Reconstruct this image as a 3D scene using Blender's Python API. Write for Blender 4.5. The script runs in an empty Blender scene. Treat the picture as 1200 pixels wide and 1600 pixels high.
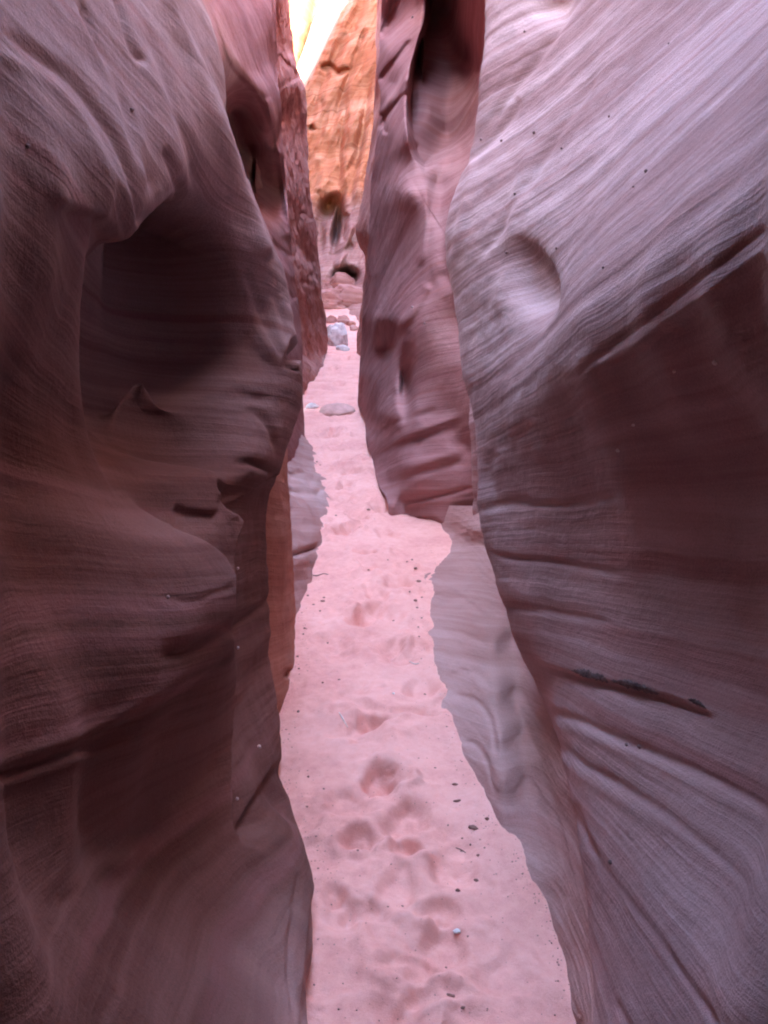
import bpy, math, random
import numpy as np

# ------------------------------------------------------------------ camera, world, sun, exposure
sc = bpy.context.scene
CAMZ, F = 1.6, 1500.0                       # eye height; focal length in pixels of a 1200x1600 frame
TH = math.atan2(380.0, 1500.0)              # camera looks down by 14.2 degrees
CT, ST = math.cos(TH), math.sin(TH)
cam = bpy.data.objects.new('camera', bpy.data.cameras.new('camera'))
sc.collection.objects.link(cam)
cam.location = (0, 0, CAMZ)
cam.rotation_euler = (math.pi/2 - TH, 0, 0)
cam.data.sensor_fit = 'VERTICAL'
cam.data.sensor_height = 36.0
cam.data.lens = 36.0*F/1600.0
cam.data.clip_start = 0.02
cam.data.clip_end = 500.0
sc.camera = cam

SUN_DIR = np.array([-0.62, -0.30, 0.80]); SUN_DIR /= np.linalg.norm(SUN_DIR)   # towards the sun
w = bpy.data.worlds.new('World'); sc.world = w; w.use_nodes = True
nt = w.node_tree; nt.nodes.clear()
sky = nt.nodes.new('ShaderNodeTexSky'); sky.sky_type = 'NISHITA'; sky.sun_disc = False
sky.sun_elevation = math.asin(SUN_DIR[2]); sky.sun_rotation = math.atan2(SUN_DIR[0], SUN_DIR[1])
sky.dust_density = 1.1; sky.air_density = 1.0; sky.ozone_density = 1.0
bg = nt.nodes.new('ShaderNodeBackground'); bg.inputs[1].default_value = 0.15
wo = nt.nodes.new('ShaderNodeOutputWorld')
nt.links.new(sky.outputs[0], bg.inputs[0]); nt.links.new(bg.outputs[0], wo.inputs[0])
sl = bpy.data.lights.new('sun', 'SUN'); sl.energy = 2.0; sl.angle = math.radians(0.5); sl.color = (1.0, 0.93, 0.82)
so = bpy.data.objects.new('sun', sl); sc.collection.objects.link(so)
from mathutils import Vector
so.rotation_euler = Vector(SUN_DIR).to_track_quat('Z', 'Y').to_euler()
so.location = (10, -5, 20)
sc.view_settings.view_transform = 'Standard'; sc.view_settings.look = 'None'
sc.view_settings.exposure = 5.6
sc.view_settings.gamma = 1.0
sc.cycles.max_bounces = 10; sc.cycles.diffuse_bounces = 8
sc.cycles.use_denoising = True
sc.cycles.filter_width = 2.0

# ------------------------------------------------------------------ helpers
rng = np.random.default_rng(7); random.seed(7)
def ray(u, v):
    xc = (u-600.0)/F; yc = (800.0-v)/F
    return xc, CT + yc*ST, -ST + yc*CT
def P(u, v, a):                              # a point seen at (u, v), a metres along the lens axis
    x, y, z = ray(u, v); return (x*a, y*a, CAMZ + z*a)
def G(u, v, z=0.0):                          # where that sight line meets the sand
    x, y, dz = ray(u, v); a = (z-CAMZ)/dz; return (x*a, y*a, z)
def GA(u, v, z=0.0): return (z-CAMZ)/ray(u, v)[2]
def proj(X, Y, Z):
    a = Y*CT - (Z-CAMZ)*ST; a = np.maximum(a, 0.05)
    b = Y*ST + (Z-CAMZ)*CT
    return 600 + F*X/a, 800 - F*b/a, a

_perm = np.random.default_rng(3).permutation(512).astype(np.int64)
def _hash(i, j, k): return _perm[(_perm[(_perm[i & 511] + j) & 511] + k) & 511]/511.0
def noise3(x, y, z):                         # smooth value noise, -1..1
    x = np.asarray(x, float); y = np.asarray(y, float) + 0*x; z = np.asarray(z, float) + 0*x
    i, j, k = np.floor(x).astype(np.int64), np.floor(y).astype(np.int64), np.floor(z).astype(np.int64)
    fx, fy, fz = x-i, y-j, z-k
    fx, fy, fz = [t*t*t*(t*(t*6-15)+10) for t in (fx, fy, fz)]
    r = 0
    for a in (0, 1):
        for b in (0, 1):
            for c in (0, 1):
                r = r + _hash(i+a, j+b, k+c)*(fx if a else 1-fx)*(fy if b else 1-fy)*(fz if c else 1-fz)
    return 2*r - 1
def fbm(x, y, z, o=4, g=0.5):
    r, amp = 0, 1.0
    for q in range(o):
        r = r + amp*noise3(x*2**q + 17.3*q, y*2**q + 5.1*q, z*2**q - 9.7*q); amp *= g
    return r
def sstep(t): t = np.clip(t, 0, 1); return t*t*(3-2*t)

def pl(U, V, pts):                           # distance, side and position along a polyline
    best = np.full(U.shape, 1e9); sg = np.ones(U.shape); tt = np.zeros(U.shape)
    pts = np.array(pts, float); L = np.r_[0, np.cumsum(np.hypot(*np.diff(pts, axis=0).T))]
    for q in range(len(pts)-1):
        (x0, y0), (x1, y1) = pts[q], pts[q+1]
        dx, dy = x1-x0, y1-y0; l2 = dx*dx+dy*dy + 1e-12
        t = np.clip(((U-x0)*dx + (V-y0)*dy)/l2, 0, 1)
        d = np.hypot(U-x0-t*dx, V-y0-t*dy)
        m = d < best
        best = np.where(m, d, best); sg = np.where(m, -np.sign((U-x0)*dy - (V-y0)*dx), sg)
        tt = np.where(m, (L[q] + t*(L[q+1]-L[q]))/L[-1], tt)
    return best, sg, tt
def smooth_pts(pts, n=6):                    # Catmull-Rom through the points
    p = np.array(pts, float); p = np.vstack([2*p[0]-p[1], p, 2*p[-1]-p[-2]]); out = []
    for i in range(1, len(p)-2):
        for t in np.arange(n)/n:
            out.append(0.5*(2*p[i] + (p[i+1]-p[i-1])*t + (2*p[i-1]-5*p[i]+4*p[i+1]-p[i+2])*t*t
                            + (3*p[i]-p[i-1]-3*p[i+1]+p[i+2])*t**3))
    out.append(p[-2]); return np.array(out)
def taper(t, e): return sstep(t/e)*sstep((1-t)/e) if e > 0 else 1.0

# carvings: amounts are in thousandths of the distance, positive into the rock
def groove(pts, amp, wd, e=0.15):
    pts = smooth_pts(pts)
    def f(U, V):
        d, s, t = pl(U, V, pts); return amp*np.exp(-(d/wd)**2)*taper(t, e)
    return f
def ledge(pts, amp, soft, decay, side=1, e=0.15):   # a step: rock on one side of the line is cut back, healing over 'decay'
    pts = smooth_pts(pts)
    def f(U, V):
        d, s, t = pl(U, V, pts); s = s*side*d
        return amp*sstep(s/soft + 0.5)*np.exp(-(np.maximum(s, 0)/decay)**1.5)*taper(t, e)
    return f
def blob(u, v, ru, rv, amp, rot=0.0, p=2.0):
    c, s = math.cos(math.radians(rot)), math.sin(math.radians(rot))
    def f(U, V):
        a = ((U-u)*c + (V-v)*s)/ru; b = (-(U-u)*s + (V-v)*c)/rv
        return amp*np.exp(-(a*a+b*b)**(p/2))
    return f

class RBF:                                   # thin-plate surface o(y, z) through sculpting points
    A = 2.2
    def __init__(self, pts, side, lam=1e-3):
        p = np.array(pts, float); self.c = np.c_[self.A*np.log(np.maximum(p[:, 1], .2)), p[:, 2]]
        o = side*p[:, 0]; n = len(p)
        K = self.k(np.hypot(self.c[:, None, 0]-self.c[None, :, 0], self.c[:, None, 1]-self.c[None, :, 1])) + lam*np.eye(n)
        Q = np.c_[np.ones(n), self.c]
        M = np.block([[K, Q], [Q.T, np.zeros((3, 3))]])
        s = np.linalg.solve(M, np.r_[o, 0, 0, 0]); self.wt, self.l = s[:n], s[n:]
    @staticmethod
    def k(r): return r*r*np.log(r+1e-9)
    def __call__(self, y, z):
        a = self.A*np.log(np.maximum(y, .2)); r = self.l[0] + self.l[1]*a + self.l[2]*z
        for (ca, cz), wt in zip(self.c, self.wt): r = r + wt*self.k(np.hypot(a-ca, z-cz))
        return r

def grid_mesh(name, X, Y, Z, mat, parent=None, flip=False):
    n, m = X.shape
    co = np.stack([X, Y, Z], -1).reshape(-1, 3).astype(np.float32)
    idx = np.arange(n*m).reshape(n, m)
    q = np.stack([idx[:-1, :-1], idx[1:, :-1], idx[1:, 1:], idx[:-1, 1:]], -1).reshape(-1, 4)
    if flip: q = q[:, ::-1]
    return raw_mesh(name, co, q, mat, parent)
def raw_mesh(name, co, q, mat, parent=None):
    me = bpy.data.meshes.new(name); q = np.ascontiguousarray(q, dtype=np.int32); k = q.shape[1]
    me.vertices.add(len(co)); me.vertices.foreach_set('co', np.asarray(co, np.float32).ravel())
    me.loops.add(q.size); me.loops.foreach_set('vertex_index', q.ravel())
    me.polygons.add(len(q)); me.polygons.foreach_set('loop_start', np.arange(0, q.size, k, dtype=np.int32))
    me.polygons.foreach_set('use_smooth', np.ones(len(q), bool))
    me.update(calc_edges=True); me.validate()
    me.materials.append(mat)
    ob = bpy.data.objects.new(name, me); sc.collection.objects.link(ob)
    if parent: ob.parent = parent
    return ob
def tag(o, label, cat, group=None, kind=None):
    o['label'] = label; o['category'] = cat
    if group: o['group'] = group
    if kind: o['kind'] = kind
    return o
def normals(X, Y, Z, side):
    p = np.stack([X, Y, Z], -1)
    n = np.cross(np.gradient(p, axis=0), np.gradient(p, axis=1))
    n /= np.linalg.norm(n, axis=-1, keepdims=True) + 1e-12
    return n

def bed(x, y, z):                            # height within the tilted, gently warped sandstone beds
    return z + 0.30*y + 0.05*x + 0.05*noise3(x*.5+3, y*.45, z*.5) + 0.016*noise3(x*2, y*1.3+9, z*2)
def strata(x, y, z, k=1.0):                  # relief of harder and softer beds
    b = bed(x, y, z)
    s = 0.55*noise3(b*5.0, y*.25, 1.5) + 0.5*noise3(b*14, y*.4, 7.5) + 0.28*noise3(b*38, y*.7, 4.2) + 0.12*noise3(b*90, y*1.2, 2.2)
    return k*s

# ------------------------------------------------------------------ materials
def new_mat(name):
    m = bpy.data.materials.new(name); m.use_nodes = True; t = m.node_tree; t.nodes.clear()
    out = t.nodes.new('ShaderNodeOutputMaterial'); bs = t.nodes.new('ShaderNodeBsdfPrincipled')
    t.links.new(bs.outputs[0], out.inputs[0])
    return m, t, bs
def N(t, kind, **kw):
    n = t.nodes.new(kind)
    for k, v in kw.items(): setattr(n, k, v)
    return n
def math_(t, op, a, b=None, c=None):
    n = N(t, 'ShaderNodeMath', operation=op)
    for i, q in enumerate((a, b, c)):
        if q is None: continue
        if isinstance(q, (int, float)): n.inputs[i].default_value = q
        else: t.links.new(q, n.inputs[i])
    return n.outputs[0]
def noise_tex(t, vec, scale, detail=4, rough=0.55):
    n = N(t, 'ShaderNodeTexNoise'); n.inputs['Scale'].default_value = scale
    n.inputs['Detail'].default_value = detail; n.inputs['Roughness'].default_value = rough
    t.links.new(vec, n.inputs['Vector']); return n.outputs['Fac']
def ramp(t, fac, stops):
    r = N(t, 'ShaderNodeValToRGB'); e = r.color_ramp.elements
    while len(e) < len(stops): e.new(0.5)
    for el, (p, c) in zip(e, stops): el.position = p; el.color = (*c, 1)
    t.links.new(fac, r.inputs[0]); return r.outputs[0]
def mix(t, fac, a, b, mode='MIX'):
    n = N(t, 'ShaderNodeMix', data_type='RGBA', blend_type=mode)
    for s, q in ((n.inputs[0], fac), (n.inputs[6], a), (n.inputs[7], b)):
        if isinstance(q, (int, float)): s.default_value = q
        elif isinstance(q, tuple): s.default_value = (*q, 1)
        else: t.links.new(q, s)
    return n.outputs[2]

def sandstone(name, dark, mid, pale, vein, rough=0.95, bump=0.45, varnish=0.25, lower=None, base=None):
    m, t, bs = new_mat(name)
    geo = N(t, 'ShaderNodeNewGeometry'); pos = geo.outputs['Position']
    sp = N(t, 'ShaderNodeSeparateXYZ'); t.links.new(pos, sp.inputs[0])
    x, y, z = sp.outputs
    warp = noise_tex(t, pos, 0.9, 3)
    b = math_(t, 'ADD', z, math_(t, 'MULTIPLY', y, 0.30))
    b = math_(t, 'ADD', b, math_(t, 'MULTIPLY', x, 0.05))
    b = math_(t, 'ADD', b, math_(t, 'MULTIPLY', warp, 0.10))
    def layered(fb, fy, seed):
        c = N(t, 'ShaderNodeCombineXYZ')
        t.links.new(math_(t, 'MULTIPLY', b, fb), c.inputs[0]); t.links.new(math_(t, 'MULTIPLY', y, fy), c.inputs[1])
        t.links.new(math_(t, 'MULTIPLY_ADD', x, fy, seed), c.inputs[2])
        return c.outputs[0]
    broad = noise_tex(t, layered(3.0, .25, 1.0), 1.0, 3)
    fine = noise_tex(t, layered(16, .5, 5.0), 1.0, 5, .6)
    lam = noise_tex(t, layered(70, 1.2, 9.0), 1.0, 3, .6)
    f = math_(t, 'ADD', math_(t, 'MULTIPLY', broad, .5), math_(t, 'ADD', math_(t, 'MULTIPLY', fine, .4), math_(t, 'MULTIPLY', lam, .18)))
    col = ramp(t, f, [(0.36, dark), (0.50, mid), (0.64, pale)])
    if lower:                                # redder, darker below the parting; on the near walls this paints undercut shade
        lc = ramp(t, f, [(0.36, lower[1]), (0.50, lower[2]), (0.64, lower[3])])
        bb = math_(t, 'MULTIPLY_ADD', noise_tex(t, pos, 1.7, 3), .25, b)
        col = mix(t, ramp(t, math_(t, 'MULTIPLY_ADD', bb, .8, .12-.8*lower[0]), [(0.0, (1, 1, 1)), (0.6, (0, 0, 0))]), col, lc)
    if base:                                 # paler again at the foot: the lit look of the bench painted in
        bc = ramp(t, f, [(0.36, base[1]), (0.50, base[2]), (0.64, base[3])])
        bb = math_(t, 'MULTIPLY_ADD', noise_tex(t, pos, 1.7, 3), .25, b)
        col = mix(t, ramp(t, math_(t, 'MULTIPLY_ADD', bb, 1.0, -base[0]), [(0.05, (1, 1, 1)), (0.24, (0, 0, 0))]), col, bc)
    vn = noise_tex(t, layered(11, .3, 22.0), 1.0, 2)
    vm = ramp(t, vn, [(0.60, (0, 0, 0)), (0.68, (1, 1, 1))])
    col = mix(t, math_(t, 'MULTIPLY', vm, .55), col, vein)
    blotch = noise_tex(t, pos, 2.6, 5, .62)
    bm = ramp(t, blotch, [(0.46, (0, 0, 0)), (0.70, (1, 1, 1))])
    col = mix(t, math_(t, 'MULTIPLY', bm, varnish), col, (dark[0]*.55, dark[1]*.5, dark[2]*.5))
    grain = noise_tex(t, pos, 260, 2, .6)
    col = mix(t, 0.35, col, ramp(t, grain, [(0.3, (.35, .35, .35)), (0.7, (.72, .72, .72))]), 'OVERLAY')
    t.links.new(col, bs.inputs['Base Color'])
    bs.inputs['Roughness'].default_value = rough
    bs.inputs['Specular IOR Level'].default_value = 0.25
    h = math_(t, 'ADD', math_(t, 'MULTIPLY', fine, .012), math_(t, 'MULTIPLY', lam, .007))
    h = math_(t, 'ADD', h, math_(t, 'MULTIPLY', grain, .0026))
    h = math_(t, 'ADD', h, math_(t, 'MULTIPLY', noise_tex(t, pos, 45, 5, .7), .008))
    bp = N(t, 'ShaderNodeBump'); bp.inputs['Strength'].default_value = bump; bp.inputs['Distance'].default_value = 1.0
    t.links.new(h, bp.inputs['Height']); t.links.new(bp.outputs[0], bs.inputs['Normal'])
    return m

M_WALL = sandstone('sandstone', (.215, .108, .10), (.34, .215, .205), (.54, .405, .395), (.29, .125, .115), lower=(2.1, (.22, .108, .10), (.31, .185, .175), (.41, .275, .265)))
M_LEFT = sandstone('shade_dark_sandstone', (.175, .09, .084), (.245, .152, .143), (.36, .26, .25), (.22, .095, .085), lower=(2.1, (.074, .025, .018), (.112, .042, .031), (.18, .085, .068)), base=(.70, (.21, .09, .075), (.29, .15, .13), (.38, .23, .205)))  # darker than the right wall's rock to paint in the left wall's shade
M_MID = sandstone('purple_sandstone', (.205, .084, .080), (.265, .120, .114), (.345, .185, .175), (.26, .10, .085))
M_RED = sandstone('red_sandstone', (.23, .09, .07), (.33, .145, .12), (.44, .25, .22), (.36, .13, .075))
M_FAR = sandstone('orange_sandstone', (.30, .095, .045), (.46, .175, .085), (.56, .27, .16), (.20, .065, .03), bump=.6, lower=(12.0, (.20, .085, .07), (.29, .14, .12), (.38, .22, .19)))
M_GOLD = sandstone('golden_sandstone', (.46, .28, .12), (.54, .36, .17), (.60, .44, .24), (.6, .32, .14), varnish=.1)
M_RIB = sandstone('orange_rib_sandstone', (.24, .085, .055), (.31, .12, .08), (.38, .18, .13), (.26, .09, .055))
M_SKIRT = sandstone('pale_sandstone', (.26, .125, .105), (.35, .20, .176), (.45, .295, .268), (.27, .115, .10), varnish=.18)

def sand_mat():
    m, t, bs = new_mat('sand')
    pos = N(t, 'ShaderNodeNewGeometry').outputs['Position']
    a = noise_tex(t, pos, 2.2, 5, .6); g = noise_tex(t, pos, 420, 2, .7); c = noise_tex(t, pos, 28, 4, .65)
    f = math_(t, 'ADD', math_(t, 'MULTIPLY', a, .5), math_(t, 'ADD', math_(t, 'MULTIPLY', c, .3), math_(t, 'MULTIPLY', g, .3)))
    col = ramp(t, f, [(0.38, (.62, .28, .235)), (0.55, (.76, .39, .325)), (0.72, (.82, .47, .40))])
    t.links.new(col, bs.inputs['Base Color']); bs.inputs['Roughness'].default_value = 1.0
    bs.inputs['Specular IOR Level'].default_value = 0.1
    h = math_(t, 'ADD', math_(t, 'MULTIPLY', g, .0030), math_(t, 'MULTIPLY', c, .010))
    bp = N(t, 'ShaderNodeBump'); bp.inputs['Strength'].default_value = .45; bp.inputs['Distance'].default_value = 1.0
    t.links.new(h, bp.inputs['Height']); t.links.new(bp.outputs[0], bs.inputs['Normal'])
    return m
M_SAND = sand_mat()
def rock_mat(name, a, b, scale=9.0, bump=.5):
    m, t, bs = new_mat(name)
    tc = N(t, 'ShaderNodeTexCoord').outputs['Object']
    f = noise_tex(t, tc, scale, 6, .62)
    t.links.new(ramp(t, f, [(.35, a), (.65, b)]), bs.inputs['Base Color'])
    bs.inputs['Roughness'].default_value = .9; bs.inputs['Specular IOR Level'].default_value = .25
    bp = N(t, 'ShaderNodeBump'); bp.inputs['Strength'].default_value = bump; bp.inputs['Distance'].default_value = .02
    t.links.new(noise_tex(t, tc, scale*4, 5, .6), bp.inputs['Height']); t.links.new(bp.outputs[0], bs.inputs['Normal'])
    return m
M_BOULDER = rock_mat('grey_boulder_rock', (.38, .32, .30), (.68, .61, .58))
M_HUMP = rock_mat('dusty_rock', (.46, .26, .22), (.62, .36, .31))
M_GRIT = rock_mat('gravel_grit', (.30, .15, .125), (.58, .36, .31), 90)
M_WHITE = rock_mat('white_stone', (.70, .66, .63), (.86, .83, .80), 30)
M_DARK = rock_mat('dark_debris', (.17, .085, .07), (.34, .19, .155), 60)
M_TWIG = rock_mat('bleached_twig', (.62, .48, .40), (.80, .68, .60), 60)
M_IRON = rock_mat('iron_concretion', (.16, .10, .10), (.30, .20, .19), 60)
M_KNOB = rock_mat('pale_concretion', (.50, .38, .35), (.66, .54, .50), 60)
M_GREYCRUST = rock_mat('grey_crust', (.11, .08, .08), (.24, .18, .175), 40, .9)

# ------------------------------------------------------------------ canyon walls
def canyon_wall(side, ctrl, ridge, ys, feats=(), H=6.0, flare=0.35, nzf=300, zb=-0.25, turn=1.6, turn_max=.7,
                strat=0.006, rough=0.006, mat=None, close=None, zcap=None, y0=0.8, soft=0.03, lam=1e-3, plateau=9.0, flat_top=False):
    """One buttress: a surface o(y, z) through sculpting points, turning back into the rock beyond its leading edge."""
    ctrl = [P(*c) if len(c) == 3 else c[:3] for c in ctrl]
    rid = [P(*c) for c in ridge]
    f = RBF(ctrl + rid, side, lam)
    ys = np.asarray(ys, float); n = len(ys)
    zc = (1.6 + 0.27*np.maximum(ys, .6) + .12) if zcap is None else np.full(n, float(zcap))
    t1 = np.linspace(0, 1, nzf)
    Zf = zb + (zc[:, None]-zb)*t1[None, :]
    nc = 26; t2 = np.linspace(0, 1, nc+1)[1:]
    Hh = np.maximum(H, zc + .8)
    Zc = zc[:, None] + (Hh-zc)[:, None]*t2[None, :]
    Z = np.hstack([Zf, Zc]); Y = np.repeat(ys[:, None], Z.shape[1], 1)
    Ze = np.minimum(Z, zc[:, None]); Ye = np.maximum(Y, y0)
    O = f(Ye, Ze)
    up = Z - Ze
    O = O + flare*(np.sqrt(up*up + .09) - .3) if np.isscalar(flare) else O + flare(Y)*(np.sqrt(up*up + .09) - .3)
    if rid:
        rp = np.array(rid)[:, 1:]; rp = rp[np.argsort(rp[:, 1])]
        rp = np.vstack([[rp[0, 0]-.0, rp[0, 1]-3], rp, [rp[-1, 0]+.3, rp[-1, 1]+30]])
        d, _, _ = pl(Y, Z, rp)
        sd = d*np.sign(Y - np.interp(Z, rp[:, 1], rp[:, 0]))
        tt = soft*np.log1p(np.exp(np.clip((sd-1.3*soft)/soft, -30, 30)))
        O = O + turn_max*(1-np.exp(-turn*tt/turn_max))
    if close is not None:                    # behind the viewer the passage pinches shut
        O = O*(1-sstep((-1.2-Y)/2.0)) - .05*sstep((-1.2-Y)/2.0)
    X = side*O
    nn = normals(X, Y, Z, side)
    nn *= np.where((nn[..., 0]*side) > 0, 1, 1)[..., None]
    if np.mean(nn[..., 0]*side) < 0: nn = -nn          # pointing into the rock
    U, V, A = proj(X, Y, Z)
    D = np.zeros_like(X)
    vis = (Y > .3)
    for g in feats: D += np.where(vis, g(U, V), 0)*A/F
    sc_ = np.clip(A/3.0, .5, 2.5)
    D += strat*strata(X, Y, Z)*sc_**.5 + rough*fbm(X*3, Y*2.2, Z*3, 4)*sc_ + .0016*fbm(X*22, Y*16, Z*22, 3)*sc_
    X = X + nn[..., 0]*D; Y = Y + nn[..., 1]*D; Z = Z + nn[..., 2]*D*np.where(up > 0, 0, 1)
    # the rim turns over into open rock
    k = 6; rim = np.linspace(0, 1, k+1)[1:]
    Xr = X[:, -1:] + side*plateau*rim[None, :]**1.5; Yr = np.repeat(Y[:, -1:], k, 1); Zr = Z[:, -1:] + .5*np.sqrt(rim)[None, :]
    X, Y, Z = np.hstack([X, Xr]), np.hstack([Y, Yr]), np.hstack([Z, Zr])
    return grid_mesh('canyon_wall', X, Y, Z, mat, flip=(side > 0)), f

class RBF2:
    def __init__(self, pts):
        p = np.array(pts, float); self.c = p[:, :2]/100.0; n = len(p)
        K = RBF.k(np.hypot(*(self.c[:, None]-self.c[None]).transpose(2, 0, 1))) + 2e-3*np.eye(n); Q = np.c_[np.ones(n), self.c]
        w_ = np.linalg.solve(np.block([[K, Q], [Q.T, np.zeros((3, 3))]]), np.r_[np.log(p[:, 2]), 0, 0, 0]); self.w, self.l = w_[:n], w_[n:]
    def __call__(self, U, V):
        U = U/100; V = V/100; R = self.l[0] + self.l[1]*U + self.l[2]*V
        for (a, b), w_ in zip(self.c, self.w): R = R + w_*RBF.k(np.hypot(U-a, V-b))
        return np.exp(R)
def fin(side, pts, ridge, inner, v0, v1, nv, nu, feats, mat, strat=.006, rough=.01, lean=.12, H=6.5, back=2.2, rough_f=1.0):
    """A fin of rock facing down the passage: a sculpted face whose leading edge wraps back round into the rock."""
    f = RBF2(list(pts) + list(ridge))
    vv = np.linspace(v1, v0, nv); rid = smooth_pts([q[:2] for q in ridge], 5); rid = rid[np.argsort(rid[:, 1])]
    ur = np.interp(vv, rid[:, 1], rid[:, 0]); inn = np.array(inner, float); ui = np.interp(vv, inn[:, 0], inn[:, 1])
    t = np.linspace(0, 1, nu)**.9
    V = np.repeat(vv[None, :], nu, 0); U = ui[None, :] + (ur-ui)[None, :]*t[:, None]
    A = f(U, V)
    for g in feats: A = A + g(U, V)*A/F
    x, y, z = ray(U, V); X, Y, Z = x*A, y*A, CAMZ + z*A
    w_ = (np.linspace(0, 1, 40)[1:]**1.6*back)[:, None]; sl_ = (X[-1]/Y[-1])[None, :]
    Xb = X[-1][None, :] + sl_*w_ + side*.55*w_*w_/(w_+.12); Yb = Y[-1][None, :] + w_; Zb = Z[-1][None, :] + 0*w_
    X, Y, Z = np.vstack([X, Xb]), np.vstack([Y, Yb]), np.vstack([Z, Zb])
    nn = normals(X, Y, Z, side)
    if np.mean(nn[..., 0]*side + nn[..., 1]) < 0: nn = -nn
    k = np.clip(np.median(A)/6, .6, 3)
    D = strat*strata(X, Y, Z)*k + rough*k*fbm(X*2.6*rough_f/k**.5+4, Y*1.6*rough_f/k**.5, Z*2.6*rough_f/k**.5, 5, .55)
    X, Y, Z = X + nn[..., 0]*D, Y + nn[..., 1]*D, Z + nn[..., 2]*D
    q = 12; m_ = np.linspace(0, 1, q+1)[1:][None, :]; hh = np.maximum(H, Z[:, -1:]+.6)      # above the frame the wall goes on up to the rim
    Xt = X[:, -1:] + side*lean*(hh-Z[:, -1:])*m_; Yt = np.repeat(Y[:, -1:], q, 1); Zt = Z[:, -1:] + (hh-Z[:, -1:])*m_
    Xr = Xt[:, -1:] + side*9*m_[:, ::2]**1.5; Yr = np.repeat(Y[:, -1:], Xr.shape[1], 1); Zr = np.repeat(hh, Xr.shape[1], 1)+.3*m_[:, ::2]
    return grid_mesh('canyon_wall', np.hstack([X, Xt, Xr]), np.hstack([Y, Yt, Yr]), np.hstack([Z, Zt, Zr]), mat, flip=(side < 0))
def ga(*uv): return [(u, v, GA(u, v)) for u, v in uv]

def yspace(a, b, n, k=1.0): return k_inv(np.linspace(k_fn(a), k_fn(b), n))
def k_fn(y): return np.arcsinh(y*1.5)
def k_inv(t): return np.sinh(t)/1.5

# --- nearest wall on the right
R1_ridge = [(757, -60, 3.7), (755, 0, 3.65), (745, 130, 3.6), (738, 215, 3.6), (715, 270, 3.6), (693, 345, 3.6), (695, 400, 3.6), (702, 455, 3.55), (710, 520, 3.5),
            (715, 588, 3.5), (733, 640, 3.4), (740, 700, 3.35), (741, 780, 3.3), (750, 850, 3.25), (775, 930, 3.15), (800, 1000, 3.1), (830, 1070, 3.03),
            (850, 1110, 2.98), (870, 1180, 2.72), (890, 1280, 2.43), (904, 1380, 2.22), (912, 1480, 2.10), (922, 1600, 1.93)]
R1_ctrl = [(1200, 0, 1.92), (1200, 100, 1.62), (1200, 200, 1.41), (1200, 330, 1.265), (1200, 400, 1.24), (1200, 520, 1.36), (1200, 700, 1.60), (1200, 1000, 1.68), (1200, 1300, 1.5), (1200, 1600, 1.25),
           (1100, 450, 1.44), (1000, 515, 1.72), (900, 580, 2.1), (850, 620, 2.42), (800, 655, 2.8),
           (1050, 560, 1.69), (1050, 700, 1.9), (1050, 1000, 1.98), (1050, 1300, 1.78), (1050, 1600, 1.53),
           (900, 680, 2.36), (900, 800, 2.52), (900, 1000, 2.5), (900, 1200, 2.36), (980, 1600, 1.68),
           (800, 800, 3.0), (800, 900, 2.98), (780, 740, 3.08), (840, 1000, 2.8),
           (1000, 0, 2.72), (1000, 150, 2.46), (1000, 300, 2.04), (1000, 420, 1.80), (1100, 250, 1.66), (1100, 350, 1.5), (1100, 0, 2.32),
           (850, 0, 3.38), (850, 150, 3.2), (850, 300, 2.96), (850, 500, 2.66), (790, 400, 3.1), (790, 560, 2.98), (800, 200, 3.35)]
R1_ctrl += [(.66, .9, .4, 0), (.74, .9, .9, 0), (.70, .9, 1.3, 0), (.66, .9, 1.75, 0), (.90, .9, 2.2, 0)]
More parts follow.
